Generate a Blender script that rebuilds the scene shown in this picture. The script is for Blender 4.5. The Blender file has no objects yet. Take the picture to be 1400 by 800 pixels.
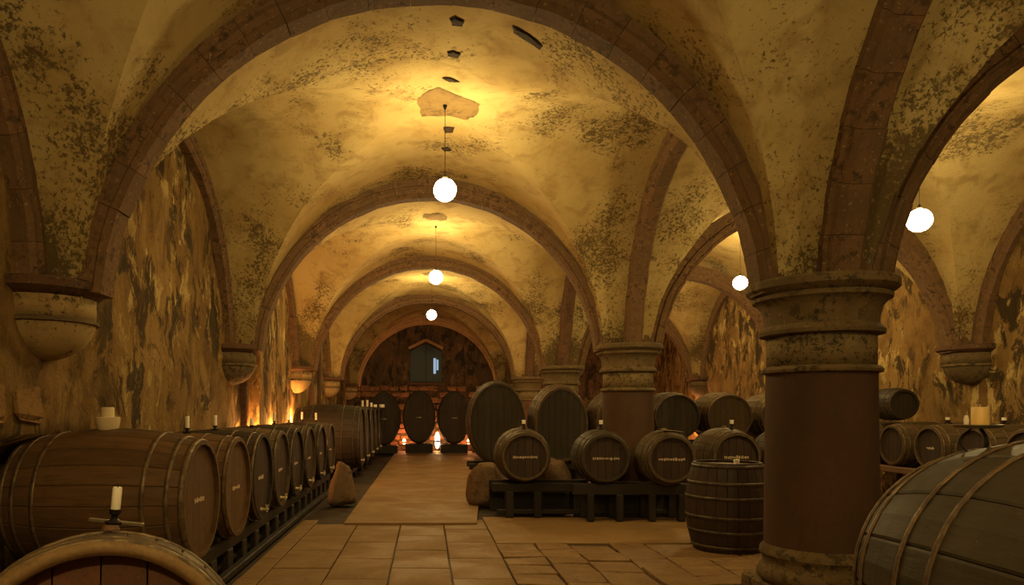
import bpy, bmesh, math, random
from mathutils import Vector, Matrix, noise
random.seed(7)
PI = math.pi
C = bpy.context.scene.collection
S = bpy.context.scene

# ------------------------------------------------------------------ camera, world, exposure
cd = bpy.data.cameras.new('camera'); cam = bpy.data.objects.new('camera', cd); C.objects.link(cam)
cam.location = (0, 0, 1.6); cam.rotation_euler = (PI/2, 0, 0)
cd.sensor_width = 36; cd.lens = 975/1400*36; cd.shift_x = (700-583)/1400; cd.shift_y = (561-400)/1400
cd.clip_start = .05
S.camera = cam
w = bpy.data.worlds.new('world'); S.world = w; w.use_nodes = True
w.node_tree.nodes['Background'].inputs[0].default_value = (.5, .3, .12, 1)
w.node_tree.nodes['Background'].inputs[1].default_value = 0.0
S.view_settings.view_transform = 'Standard'; S.view_settings.look = 'None'
S.view_settings.exposure = 1.2; S.view_settings.gamma = 1; S.view_settings.use_curve_mapping = False
LAMP_COL = (1.0, .73, .30)
LAMP = 95.0            # radiance of the globe lamps
def point(loc, power, col, r=.06, name='uplight_glow'):
    l = bpy.data.lights.new(name, 'POINT'); l.energy = power; l.color = col; l.shadow_soft_size = r
    o = bpy.data.objects.new(name, l); C.objects.link(o); o.location = loc; return o

# ------------------------------------------------------------------ node helpers and materials
class NT:
    def __init__(s, name):
        s.m = bpy.data.materials.new(name); s.m.use_nodes = True; s.t = s.m.node_tree
        s.b = s.t.nodes['Principled BSDF']; s.oi = None
    def n(s, typ, **k):
        x = s.t.nodes.new(typ)
        for a, v in k.items(): setattr(x, a, v)
        return x
    def l(s, a, b): s.t.links.new(a, b)
    def coord(s, scale=(1,1,1), rand=False):
        tc = s.n('ShaderNodeTexCoord'); mp = s.n('ShaderNodeMapping'); mp.inputs['Scale'].default_value = scale
        s.l(tc.outputs['Object'], mp.inputs['Vector'])
        if rand:
            oi = s.n('ShaderNodeObjectInfo'); mu = s.n('ShaderNodeMath', operation='MULTIPLY'); mu.inputs[1].default_value = 37.0
            s.l(oi.outputs['Random'], mu.inputs[0])
            cb = s.n('ShaderNodeCombineXYZ')
            for i in range(3): s.l(mu.outputs[0], cb.inputs[i])
            s.l(cb.outputs[0], mp.inputs['Location'])
        return mp.outputs[0]
    def noise(s, vec, scale, detail=4, rough=.6, dist=0):
        x = s.n('ShaderNodeTexNoise'); x.inputs['Scale'].default_value = scale; x.inputs['Detail'].default_value = detail
        x.inputs['Roughness'].default_value = rough; x.inputs['Distortion'].default_value = dist
        s.l(vec, x.inputs['Vector']); return x.outputs[0]
    def ramp(s, f, a, b, va=0, vb=1):
        x = s.n('ShaderNodeMapRange', interpolation_type='SMOOTHSTEP')
        for i, v in enumerate((a, b, va, vb)): x.inputs[i+1].default_value = v
        s.l(f, x.inputs[0]); return x.outputs[0]
    def math(s, op, a, b=None):
        x = s.n('ShaderNodeMath', operation=op)
        for i, v in enumerate((a, b)):
            if v is None: continue
            if isinstance(v, (int, float)): x.inputs[i].default_value = v
            else: s.l(v, x.inputs[i])
        return x.outputs[0]
    def mix(s, f, a, b):
        x = s.n('ShaderNodeMix', data_type='RGBA')
        if isinstance(f, (int, float)): x.inputs[0].default_value = f
        else: s.l(f, x.inputs[0])
        for i, v in ((6, a), (7, b)):
            if isinstance(v, tuple): x.inputs[i].default_value = (*v, 1)
            else: s.l(v, x.inputs[i])
        return x.outputs[2]
    def done(s, col, rough=.8, bump=None, bs=.3, bd=.02, spec=.3, metal=0):
        if isinstance(col, tuple): s.b.inputs['Base Color'].default_value = (*col, 1)
        else: s.l(col, s.b.inputs['Base Color'])
        if isinstance(rough, (int, float)): s.b.inputs['Roughness'].default_value = rough
        else: s.l(rough, s.b.inputs['Roughness'])
        s.b.inputs['Specular IOR Level'].default_value = spec; s.b.inputs['Metallic'].default_value = metal
        if bump is not None:
            x = s.n('ShaderNodeBump'); x.inputs['Strength'].default_value = bs; x.inputs['Distance'].default_value = bd
            s.l(bump, x.inputs['Height']); s.l(x.outputs[0], s.b.inputs['Normal'])
        return s.m
    def z(s):
        tc = s.n('ShaderNodeNewGeometry'); sp = s.n('ShaderNodeSeparateXYZ'); s.l(tc.outputs['Position'], sp.inputs[0]); return sp.outputs[2]

def plaster_mat(name, base, base2, mould, flake, low0=2.5, low1=5.0, amount=.5):
    t = NT(name); v = t.coord()
    big = t.noise(v, .7, 4, .6); mid = t.noise(v, 3.2, 6, .62, .4); fine = t.noise(v, 25, 7, .78, .3); fine2 = t.noise(v, 9, 7, .75)
    col = t.mix(t.ramp(big, .35, .68), base, base2)
    col = t.mix(t.math('MULTIPLY', t.ramp(mid, .46, .70), .65), col, flake)
    low = t.ramp(t.z(), low0, low1, 1, 0)
    dens = t.math('ADD', t.math('MULTIPLY', low, .095*amount/.5), t.math('MULTIPLY', t.ramp(t.noise(v, .95, 3, .5), .40, .70), .16*amount/.5))
    fine3 = t.noise(v, 45, 4, .7)
    m1 = t.ramp(t.math('ADD', fine, dens), .63, .68)
    m2 = t.math('MULTIPLY', t.ramp(t.math('ADD', fine2, dens), .66, .70), t.ramp(t.noise(v, 1.6, 4, .6), .45, .58))
    m = t.math('MAXIMUM', m1, m2)
    col = t.mix(t.math('MULTIPLY', m, .85), col, mould)
    hgt = t.math('SUBTRACT', t.math('ADD', t.math('MULTIPLY', mid, .8), t.math('MULTIPLY', fine, .3)), t.math('MULTIPLY', m, .25))
    return t.done(col, .9, hgt, .55, .03, .15)
PLASTER = plaster_mat('plaster_ochre', (.62,.48,.21), (.48,.34,.13), (.10,.068,.03), (.33,.21,.075))
def wall_mat(name, a, b, c, dark):
    t = NT(name); v = t.coord((1,1,.5)); u = t.coord()
    s1 = t.noise(v, 1.7, 8, .68, .5); s2 = t.noise(v, 4.2, 8, .72, .3); f = t.noise(u, 26, 6, .7); big = t.noise(u, .7, 5, .6)
    s3 = t.noise(v, 3.1, 9, .74, .6)
    col = t.mix(t.ramp(s1, .42, .58), a, b)
    reg = t.ramp(big, .42, .56)
    col = t.mix(t.math('MULTIPLY', t.ramp(s2, .53, .57), reg), col, c)
    col = t.mix(t.math('MULTIPLY', t.ramp(s3, .505, .55), t.math('MULTIPLY', t.ramp(big, .36, .5, .25, 1), .9)), col, dark)
    col = t.mix(t.math('MULTIPLY', t.ramp(f, .58, .66), t.ramp(s1, .4, .6, .2, .8)), col, dark)
    h = t.math('ADD', t.math('MULTIPLY', s2, 1.3), t.math('ADD', t.math('MULTIPLY', f, .25), t.math('MULTIPLY', s3, -.9)))
    return t.done(col, .9, h, 1.0, .07, .15)
WALL = wall_mat('wall_weathered', (.37,.23,.08), (.25,.145,.05), (.62,.46,.18), (.055,.04,.022))
REAR = wall_mat('wall_rear_stone', (.19,.11,.06), (.12,.08,.045), (.27,.16,.08), (.05,.038,.026))
def stone_mat(name, a, b, dark, pale, rnd=True, bs=.6):
    t = NT(name); v = t.coord((1,1,1), rnd)
    n1 = t.noise(v, 2.2, 6, .6, .3); n2 = t.noise(v, 13, 8, .72); n3 = t.noise(v, 30, 4, .7)
    col = t.mix(t.ramp(n1, .35, .65), a, b)
    if rnd:
        oi = t.n('ShaderNodeObjectInfo'); col = t.mix(t.math('MULTIPLY', oi.outputs['Random'], .45), col, b)
    col = t.mix(t.math('MULTIPLY', t.math('MULTIPLY', t.ramp(n2, .49, .60), t.ramp(n1, .40, .62, .1, 1)), .85), col, dark)
    col = t.mix(t.math('MULTIPLY', t.ramp(n3, .61, .66), .6), col, pale)
    return t.done(col, .85, t.math('ADD', n2, t.math('MULTIPLY', n1, 1.0)), bs, .02, .2)
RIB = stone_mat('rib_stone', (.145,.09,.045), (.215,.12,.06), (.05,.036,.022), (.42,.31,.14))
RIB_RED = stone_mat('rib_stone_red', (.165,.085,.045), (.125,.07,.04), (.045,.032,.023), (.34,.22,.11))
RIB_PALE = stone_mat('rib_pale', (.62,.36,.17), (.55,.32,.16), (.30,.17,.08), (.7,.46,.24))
CAP = stone_mat('capital_stone', (.12,.085,.045), (.20,.14,.065), (.03,.026,.02), (.36,.27,.13))
BAND = plaster_mat('capital_band', (.26,.19,.09), (.18,.13,.065), (.03,.027,.02), (.12,.09,.05), 9, 10, .32)
CORB = plaster_mat('corbel_plaster', (.44,.32,.14), (.36,.24,.10), (.06,.04,.02), (.26,.16,.07), 0, 1, .5)
def shaft_mat():
    t = NT('shaft_red_sandstone'); v = t.coord((1,1,.6)); n = t.noise(v, 2, 5); f = t.noise(v, 25, 6, .7)
    col = t.mix(t.ramp(n, .3, .7), (.11,.06,.035), (.075,.043,.028))
    col = t.mix(t.math('MULTIPLY', t.ramp(f, .5, .7), .35), col, (.06,.04,.03))
    return t.done(col, .8, f, .3, .01, .2)
SHAFT = shaft_mat()
BOULDER = stone_mat('boulder_stone', (.22,.145,.08), (.16,.10,.055), (.06,.042,.03), (.36,.26,.14), bs=.9)
WALLSTONE = stone_mat('wall_stone', (.36,.20,.06), (.27,.155,.055), (.08,.05,.025), (.42,.28,.11), bs=.9)
def floor_mat(name, a, b, dark, amt=.5):
    t = NT(name); v = t.coord((1,1,1), True); n = t.noise(v, 1.6, 6, .6, .5); f = t.noise(v, 22, 7, .7); m = t.noise(v, 6, 5, .6)
    oi = t.n('ShaderNodeObjectInfo')
    col = t.mix(t.ramp(n, .35, .68), a, b)
    col = t.mix(t.math('MULTIPLY', oi.outputs['Random'], .35), col, b)
    col = t.mix(t.math('MULTIPLY', t.ramp(f, .52, .66), amt), col, dark)
    col = t.mix(t.math('MULTIPLY', t.ramp(m, .58, .72), amt), col, dark)
    return t.done(col, t.ramp(n, .3, .7, .5, .8), t.math('ADD', f, m), .25, .012, .35)
SLAB = floor_mat('floor_slab', (.27,.165,.066), (.22,.13,.05), (.10,.058,.025), .35)
RUNWAY = floor_mat('runway_concrete', (.29,.18,.072), (.25,.15,.06), (.13,.075,.033), .3)
PAVER = floor_mat('paver_stone', (.28,.17,.07), (.20,.115,.047), (.08,.046,.022), .6)
FLOOR_SHADE = floor_mat('floor_shade', (.055,.038,.024), (.04,.028,.018), (.02,.014,.01), .6)  # base floor coloured dark to give the shade under the racks
def wood_mat(name, a, b, dark, rough=.5, wear=(.5,.36,.2), wamt=.12):
    t = NT(name)
    v = t.coord((9,.8,9), True); u = t.coord((1,1,1), True)
    g = t.noise(v, 2.2, 8, .7, .4); g2 = t.noise(v, 7, 6, .7); bl = t.noise(u, 2.0, 4)
    oi = t.n('ShaderNodeObjectInfo'); at = t.n('ShaderNodeAttribute', attribute_name='rnd')
    r = t.math('FRACT', t.math('ADD', oi.outputs['Random'], at.outputs['Fac']))
    col = t.mix(t.ramp(g, .3, .7), a, b)
    col = t.mix(t.math('MULTIPLY', r, .45), col, dark)
    col = t.mix(t.math('MULTIPLY', t.ramp(g2, .5, .68), .5), col, dark)
    col = t.mix(t.math('MULTIPLY', t.ramp(bl, .45, .7), .35), col, b)
    sp = t.noise(u, 38, 3, .8)
    col = t.mix(t.math('MULTIPLY', t.ramp(sp, .70, .74), wamt*5), col, wear)
    return t.done(col, t.ramp(bl, .3, .7, rough, rough+.25), t.math('ADD', g, t.math('MULTIPLY', g2, .5)), .3, .01, .35)
W_RED = wood_mat('oak_red_brown', (.20,.105,.042), (.12,.07,.031), (.055,.033,.017))
W_DARK = wood_mat('oak_dark', (.05,.036,.022), (.035,.026,.017), (.018,.014,.01))
W_HEAD = wood_mat('oak_head_dark', (.065,.036,.021), (.045,.027,.017), (.022,.015,.011))
W_PINK = wood_mat('oak_head_red', (.30,.12,.055), (.22,.10,.045), (.11,.05,.025))
W_GREEN = wood_mat('oak_olive', (.07,.053,.028), (.05,.038,.022), (.024,.02,.013))
W_TAN = wood_mat('oak_tan', (.15,.10,.047), (.095,.065,.031), (.042,.029,.017))
W_CHIME = wood_mat('oak_chime', (.34,.21,.085), (.26,.15,.06), (.10,.06,.025))
W_BEAM = wood_mat('timber_black', (.032,.024,.016), (.024,.018,.013), (.012,.01,.008))
W_RAIL = wood_mat('rail_brown', (.26,.14,.07), (.18,.10,.05), (.08,.045,.03))
def hoop_mat(name, a, b):
    t = NT(name); v = t.coord((1,1,1), True); n = t.noise(v, 9, 7, .7)
    col = t.mix(t.ramp(n, .4, .62), a, b)
    return t.done(col, t.ramp(n, .4, .6, .38, .7), n, .25, .006, .5, .35)
HOOP = hoop_mat('hoop_rusty', (.20,.13,.065), (.10,.062,.035))
HOOP_D = hoop_mat('hoop_dark', (.11,.08,.048), (.055,.04,.028))
HOOP_L = hoop_mat('hoop_worn', (.22,.155,.08), (.10,.068,.04))
def flat(name, col, rough=.6, emit=0, metal=0, ec=None, sss=0):
    m = bpy.data.materials.new(name); m.use_nodes = True; b = m.node_tree.nodes['Principled BSDF']
    b.inputs['Base Color'].default_value = (*col, 1); b.inputs['Roughness'].default_value = rough; b.inputs['Metallic'].default_value = metal
    if sss: b.inputs['Subsurface Weight'].default_value = sss; b.inputs['Subsurface Scale'].default_value = .02
    if emit: b.inputs['Emission Color'].default_value = (*(ec or col), 1); b.inputs['Emission Strength'].default_value = emit
    return m
WAX = flat('candle_wax', (.92,.86,.70), .4)
WAX_Y = flat('candle_wax_ochre', (.85,.58,.22), .4)
CREAM = flat('cream_stoneware', (.80,.66,.40), .5)
IRON = flat('black_iron', (.03,.026,.022), .45, metal=.6)
STEEL = flat('dull_steel', (.35,.30,.22), .4, metal=.7)
WICK = flat('wick', (.03,.02,.015), .9)
CHALK = flat('chalk_paint', (.60,.48,.33), .9)
BRASS = flat('pale_brass', (.72,.6,.36), .35, metal=.3)
GLOBE = flat('globe_glass_lit', (1,1,1), .3, LAMP, ec=LAMP_COL)
TUBE = flat('uplight_glass_lit', (1,1,1), .3, 12, ec=(1,.55,.22))
TUBE_DIM = flat('uplight_glass_dim', (1,1,1), .3, 7, ec=(1,.36,.12))
PANE = flat('night_glass', (.015,.022,.024), .45)
PANE_GLINT = flat('pane_glint_blue', (.3,.45,.6), .3, .3, ec=(.28,.48,.75))  # emissive colour standing in for a bluish reflection
BRICKFAR = stone_mat('rear_rubble', (.42,.20,.10), (.30,.14,.07), (.12,.06,.035), (.5,.28,.15), bs=.8)
REDBRICK = stone_mat('low_rubble', (.30,.15,.07), (.24,.12,.06), (.10,.055,.03), (.36,.22,.11))

# ------------------------------------------------------------------ object helpers
def tag(o, label=None, cat=None, group=None, kind=None):
    if label: o['label'] = label
    if cat: o['category'] = cat
    if group: o['group'] = group
    if kind: o['kind'] = kind
    return o
def empty(name, loc=(0,0,0), rot=(0,0,0)):
    o = bpy.data.objects.new(name, None); C.objects.link(o); o.location = loc; o.rotation_euler = rot; o.empty_display_size = .1
    return o
def link(name, mesh, parent=None, loc=(0,0,0), rot=(0,0,0)):
    o = bpy.data.objects.new(name, mesh); C.objects.link(o); o.location = loc; o.rotation_euler = rot
    if parent: o.parent = parent
    return o
def to_mesh(name, bm, mat, smooth=False):
    bmesh.ops.recalc_face_normals(bm, faces=bm.faces[:])
    me = bpy.data.meshes.new(name); bm.to_mesh(me); bm.free(); me.materials.append(mat)
    if smooth: me.shade_smooth()
    return me
def obj(name, bm, mat, parent=None, smooth=False, loc=(0,0,0), rot=(0,0,0)):
    return link(name, to_mesh(name, bm, mat, smooth), parent, loc, rot)
def add_box(bm, x0, x1, y0, y1, z0, z1, bev=0, M=None):
    vs = [bm.verts.new((x, y, z)) for x in (x0, x1) for y in (y0, y1) for z in (z0, z1)]
    fs = [bm.faces.new([vs[i] for i in q]) for q in ((0,1,3,2),(4,6,7,5),(0,4,5,1),(2,3,7,6),(0,2,6,4),(1,5,7,3))]
    if M: bmesh.ops.transform(bm, matrix=M, verts=vs)
    if bev:
        es = list({e for f in fs for e in f.edges}); bmesh.ops.bevel(bm, geom=es, offset=bev, segments=1, affect='EDGES')
def box_bm(*a, **k): bm = bmesh.new(); add_box(bm, *a, **k); return bm
def add_lathe(bm, prof, seg=32, centre=(0,0,0), axis='z', caps=True):
    rings = []
    for r, h in prof:
        ring = []
        for i in range(seg):
            a = 2*PI*i/seg; x, y = r*math.cos(a), r*math.sin(a)
            p = (x, y, h) if axis == 'z' else (x, h, y) if axis == 'y' else (h, x, y)
            ring.append(bm.verts.new(Vector(p)+Vector(centre)))
        rings.append(ring)
    for a, b in zip(rings, rings[1:]):
        for i in range(seg): bm.faces.new((a[i], a[(i+1)%seg], b[(i+1)%seg], b[i]))
    if caps: bm.faces.new(rings[0][::-1]); bm.faces.new(rings[-1])
    return bm
def lathe(prof, seg=32, **k): return add_lathe(bmesh.new(), prof, seg, **k)
def smooth_sharp(o, ang=40):
    me = o.data; me.shade_smooth(); bm = bmesh.new(); bm.from_mesh(me)
    for e in bm.edges:
        if len(e.link_faces) == 2 and e.calc_face_angle() > math.radians(ang): e.smooth = False
    bm.to_mesh(me); bm.free(); return o

# ------------------------------------------------------------------ the room
NC, NA, NB, Z0 = .04, 2.76, 2.91, 2.30          # nave vault: centre, half span, rise, springing
AC, AA = 5.93, 2.42                              # aisle vault
XL, XM, XR = -3.10, 3.18, 8.60                   # left wall, arcade line, right wall
Y0, BAY = 5.76, 5.5
BC = 2.62                                        # half span of the cross vaults
YS = [Y0+BAY*k for k in range(-2, 5)]
def vz(x, y):
    if x < XM: u = (x-NC)/NA
    else: u = (x-AC)/AA
    k = math.floor((y-Y0)/BAY); yc = Y0+BAY*(k+.5); v = (y-yc)/BC
    m = min(abs(u), abs(v)); return Z0+NB*math.sqrt(max(0, 1-m*m))
def wob(x, y, z, s=.035):
    return s*noise.noise(Vector((x*.9, y*.9, z*.9)))+s*.35*noise.noise(Vector((x*4, y*4, z*4)))
bm = bmesh.new()
def sector(xc, hx, a, yc, along, sign):
    N, M_ = 26, 40; g = []
    hy = BAY/2
    for i in range(N+1):
        q = i/N; row = []
        for j in range(M_+1):
            t = -1+2*j/M_
            # diagonal runs where |u| = |v|
            if along == 'y': v = sign*q*hy/BC; u = t*abs(v)
            else: u = sign*q*hx/a; v = t*abs(u)
            x = xc+max(-hx, min(hx, u*a)); y = yc+max(-hy, min(hy, v*BC))
            m = min(abs(u), abs(v), 1); z = Z0+NB*math.sqrt(max(0, 1-m*m))
            row.append(bm.verts.new((x, y, z+wob(x, y, z))))
        g.append(row)
    for i in range(N):
        for j in range(M_):
            try: bm.faces.new((g[i][j], g[i+1][j], g[i+1][j+1], g[i][j+1]))
            except ValueError: pass
for k in range(6):
    yc = YS[k]+BAY/2
    for xc, hx, a in ((NC, 3.14, NA), (AC-.04, 2.71, AA)):
        for al in 'xy':
            for sg in (-1, 1): sector(xc, hx, a, yc, al, sg)
me = bpy.data.meshes.new('ceiling'); bm.to_mesh(me); bm.free(); me.materials.append(PLASTER); me.shade_smooth()   # the sectors stay unwelded so that the groins are crisp
ceiling = tag(link('ceiling', me), kind='structure')

# patches where the plaster has fallen (thin stone surface following the vault)
def patch(pts, name='bare_patch', mat=None):
    bm = bmesh.new(); cx = sum(p[0] for p in pts)/len(pts); cy = sum(p[1] for p in pts)/len(pts)
    n = len(pts); rings = []
    for f in (0, .35, .7, 1.0):
        for_r = []
        for x, y in pts:
            X, Y = cx+(x-cx)*f, cy+(y-cy)*f; z = vz(X, Y); z += wob(X, Y, z)
            for_r.append(bm.verts.new((X, Y, z-.018 if f < 1 else z-.006)))
        rings.append(for_r)
    for a, b in zip(rings, rings[1:]):
        for i in range(n): bm.faces.new((a[i], a[(i+1)%n], b[(i+1)%n], b[i]))
    bmesh.ops.remove_doubles(bm, verts=bm.verts[:], dist=.0004)
    return obj(name, bm, mat or PATCH, ceiling)
PATCH = stone_mat('bare_masonry', (.27,.18,.07), (.22,.14,.055), (.10,.06,.025), (.32,.22,.09), False)
PATCH_D = stone_mat('open_joint', (.06,.04,.02), (.05,.03,.02), (.02,.015,.01), (.10,.07,.04), False)
def on_vault(px, py):            # point of the nave ridge behind a picture point (for layout only)
    Y = 3.62*975/(561-py); return ((px-583)*Y/975, Y)
def poly_from(pxs, jag=2.2, sub=4):
    out = []; rnd = random.Random(len(pxs)*7)
    for i, (a, b) in enumerate(zip(pxs, pxs[1:]+pxs[:1])):
        for k in range(sub):
            f = k/sub; x = a[0]+(b[0]-a[0])*f; y = a[1]+(b[1]-a[1])*f
            if k: x += rnd.uniform(-jag, jag); y += rnd.uniform(-jag*.6, jag*.6)
            out.append(on_vault(x, y))
    return out
patch(poly_from([(570,138),(585,125),(600,119),(618,125),(640,133),(656,142),(652,156),(640,162),(612,158),(577,160)], 1.6))
for q in ([(614,20),(622,16),(635,22),(632,31),(618,30)], [(611,65),(620,63),(630,66),(627,73),(612,71)], [(604,105),(616,103),(629,107),(614,109)],
          [(606,174),(622,173),(619,180),(609,182)], [(603,201),(612,199),(618,203),(608,205)],
          [(700,18),(722,22),(742,32),(738,38),(716,33),(702,27)]):
    patch(poly_from(q, .8, 3), 'open_joint', PATCH_D)
def ring_patch(cx, cy, rx, ry, name='bare_patch', mat=None, seed=1, n=18):
    r = random.Random(seed); patch([(cx+rx*math.cos(2*PI*i/n)*r.uniform(.7,1.15), cy+ry*math.sin(2*PI*i/n)*r.uniform(.7,1.15)) for i in range(n)], name, mat)
ring_patch(.17, 13.25, .26, .3, seed=3)
ring_patch(.1, 18.9, .25, .3, seed=5)

# walls: uneven plates
def wall(name, axis, pos, a0, a1, z1, mat, step=.14, amp=.05, thick=.5, sgn=1):
    bm = bmesh.new(); n = int((a1-a0)/step); m = int(z1/step); g = []
    for i in range(n+1):
        row = []
        for j in range(m+1):
            a = a0+(a1-a0)*i/n; z = z1*j/m-.02
            d = amp*noise.noise(Vector((a*1.3, z*1.3, pos)))+amp*.5*noise.noise(Vector((a*5, z*5, pos)))
            d = max(-.9*amp, d)*sgn
            if name == 'wall_left' and z < 1.40:
                d -= .34*min(1, (1.40-z)/.12)*max(0, min(1, (a-4.7)/.3))*max(0, min(1, (6.75-a)/.3))
            row.append(bm.verts.new((pos+d, a, z) if axis == 'x' else (a, pos+d, z)))
        g.append(row)
    for i in range(n):
        for j in range(m): bm.faces.new((g[i][j], g[i+1][j], g[i+1][j+1], g[i][j+1]))
    return tag(obj(name, bm, mat, smooth=True), kind='structure')
YF, YB = YS[0], YS[-1]+.25
wl = wall('wall_left', 'x', XL, YF, YB, 5.4, WALL, .11, .055)
wr = wall('wall_right', 'x', XR, YF, YB, 5.4, WALL, .16, .05, sgn=-1)
wf = wall('wall_front', 'y', YF, XL, XR, 5.4, WALL, .3, .04)
# thicker stretch of the left wall
bm = box_bm(XL-.1, -2.87, 12.25, 14.45, 0, 5.0)
bmesh.ops.subdivide_edges(bm, edges=bm.edges[:], cuts=14, use_grid_fill=True)
for v in bm.verts:
    d = .03*noise.noise(v.co*2.2); v.co.x += d; v.co.y += d
obj('pier', bm, WALL, wl, smooth=False)
for yy, ww in ((11.98, .07), (15.0, .09), (18.9, .12), (20.3, .1)):   # shallow vertical strips on the wall
    obj('pilaster_strip', box_bm(XL-.1, XL+.10, yy-ww, yy+ww, 0, 4.0, bev=.02), RIB_RED, wl)

# rear wall with a gabled opening
WX0, WX1, WZ0, WZ1, WZ2 = -.66, .62, 2.70, 3.95, 4.28
wb = tag(empty('wall_back', (0, YB, 0)), kind='structure')
def slab_poly(pts, y0, y1):
    bm = bmesh.new(); a = [bm.verts.new((x, y0, z)) for x, z in pts]; b = [bm.verts.new((x, y1, z)) for x, z in pts]; n = len(pts)
    bm.faces.new(a); bm.faces.new(b[::-1])
    for i in range(n): bm.faces.new((a[i], a[(i+1)%n], b[(i+1)%n], b[i]))
    return bm
xm = (WX0+WX1)/2
for pts in ([(XL-.1,0),(XR+.1,0),(XR+.1,WZ0),(XL-.1,WZ0)], [(XL-.1,WZ0),(WX0,WZ0),(WX0,WZ1),(XL-.1,WZ1)], [(WX1,WZ0),(XR+.1,WZ0),(XR+.1,WZ1),(WX1,WZ1)],
            [(XL-.1,WZ1),(WX0,WZ1),(xm,WZ2),(xm,5.5),(XL-.1,5.5)], [(WX1,WZ1),(XR+.1,WZ1),(XR+.1,5.5),(xm,5.5),(xm,WZ2)]):
    obj('masonry', slab_poly(pts, 0, .7), REAR, wb)
win = tag(empty('window_1', (xm, YB+.45, WZ0)), kind='structure')
obj('pane', slab_poly([(-.64,0),(0,0),(0,1.58),(-.64,1.25)], .06, .08), PANE, win)
obj('pane', slab_poly([(0,0),(.64,0),(.64,1.25),(0,1.58)], .06, .08), PANE, win)
obj('window_frame', box_bm(-.64,.64,0,.05,0,.06), IRON, win)
obj('window_frame', box_bm(-.03,.03,0,.05,.06,1.55), IRON, win)
obj('pane_glint', box_bm(.30,.40,.02,.05,.36,.98), PANE_GLINT, win)  # glowing strips in place of the reflection on the glass
obj('pane_glint', box_bm(.42,.50,.02,.05,.50,.92), PANE_GLINT, win)
for sgn in (-1, 1):   # pale lintel stones of the gable
    L_ = math.hypot(.66, .33); th = math.atan2(.33, .66)
    M = Matrix.Translation((xm+sgn*.34, YB-.06, WZ1+.24)) @ Matrix.Rotation(sgn*th, 4, 'Y')
    bm = box_bm(-L_/2, L_/2, -.06, .1, -.05, .05, bev=.01); bmesh.ops.transform(bm, matrix=M, verts=bm.verts[:])
    o = obj('gable_stone', bm, RIB_PALE, wb); o.location = (0, -YB, 0)
obj('sill', box_bm(WX0-.1, WX1+.1, -.08, .3, WZ0-.1, WZ0, bev=.02), RIB_RED, wb)
# rubble stones standing proud of the rear wall
rs = random.Random(11); 
def stone_shape(w, h, d, seed, mat, nm='stone'):
    r = random.Random(seed); bm = box_bm(-w/2, w/2, -d, d, -h/2, h/2)
    for v in bm.verts: v.co += Vector((r.uniform(-.12,.12)*w, 0, r.uniform(-.16,.16)*h))
    bmesh.ops.bevel(bm, geom=bm.edges[:], offset=min(w, h)*.16, segments=1, affect='EDGES'); return to_mesh(nm, bm, mat)
rsm = [stone_shape(.34, .2, .05, i, BRICKFAR) for i in range(6)]
z = .3
while z < 2.66:
    x = -2.9+rs.uniform(0, .2)
    while x < 3.0:
        if rs.random() < .72:
            o = link('stone', rs.choice(rsm), wb, (x, -.01, z+rs.uniform(-.02,.02)), (0, rs.uniform(-.08,.08), 0)); o.scale = (rs.uniform(.8,1.15), 1, rs.uniform(.8,1.1))
        x += .38
    z += .24
# rough stones laid bare low on the left wall
lsm = [stone_shape(.5, .34, .03, 40+i, WALLSTONE) for i in range(6)]
z = .5; row = 0
while z < 2.0:
    y = 3.0+(row%2)*.3
    while y < 9.5:
        keep = .85 if y < 4.6 else (.0 if y < 6.9 and z < 1.45 else .9 if y < 6.0 and z < 2.0 else .06)
        if rs.random() < keep:
            o = link('stone', rs.choice(lsm), wl, (XL+.0, y, z+rs.uniform(-.03,.03)), (rs.uniform(-.06,.06), 0, PI/2)); o.scale = (rs.uniform(.8,1.1), 1, rs.uniform(.8,1.05))
        y += .56
    z += .38; row += 1

# floor
floor = tag(obj('floor', box_bm(XL-.1, XR+.1, YF, YB+.1, -.2, -.03), FLOOR_SHADE), kind='structure')
def slab(name, x0, x1, y0, y1, z1, mat, jit=.006):
    r = random.Random(x0*31+y0*7); bm = bmesh.new()
    add_box(bm, -(x1-x0)/2, (x1-x0)/2, -(y1-y0)/2, (y1-y0)/2, -.05, 0)
    for v in bm.verts:
        if v.co.z > -.01: v.co.z += r.uniform(-jit, jit)*.6
        v.co.x += r.uniform(-jit, jit)*.5; v.co.y += r.uniform(-jit, jit)*.5
    bmesh.ops.bevel(bm, geom=[e for e in bm.edges if all(v.co.z > -.02 for v in e.verts)], offset=.007, segments=1, affect='EDGES')
    return obj(name, bm, mat, floor, loc=((x0+x1)/2, (y0+y1)/2, z1))
xs = [-1.80, -1.57, -.97, -.36, .24, .83]
for i, (a, b) in enumerate(zip(xs, xs[1:])):
    y = 1.2+(.45 if i % 2 else 0)
    while y < 10.0:
        slab('floor_slab', a+.007, b-.007, y+.005, min(y+.93, 10.4)-.005, random.uniform(-.003,.002), SLAB); y += .93
x = .83; i = 0
while x < 8.5:
    wd = random.Random(i).uniform(.40, .48); y = 2.6+(.23 if i % 2 else 0)
    while y < 8.3:
        d = random.Random(i*50+y).uniform(.34, .52); y2 = min(y+d, 8.6)
        if not (x < 3.72 and x+wd > 2.64 and y < 6.3 and y2 > 5.2): slab('paver', x+.011, x+wd-.011, y+.011, y2-.011, random.uniform(-.009,.004), PAVER, .02)
        y = y2
    x += wd; i += 1
slab('cement_strip', .84, 7.3, 8.62, 10.72, -.004, RUNWAY, 0)
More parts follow.
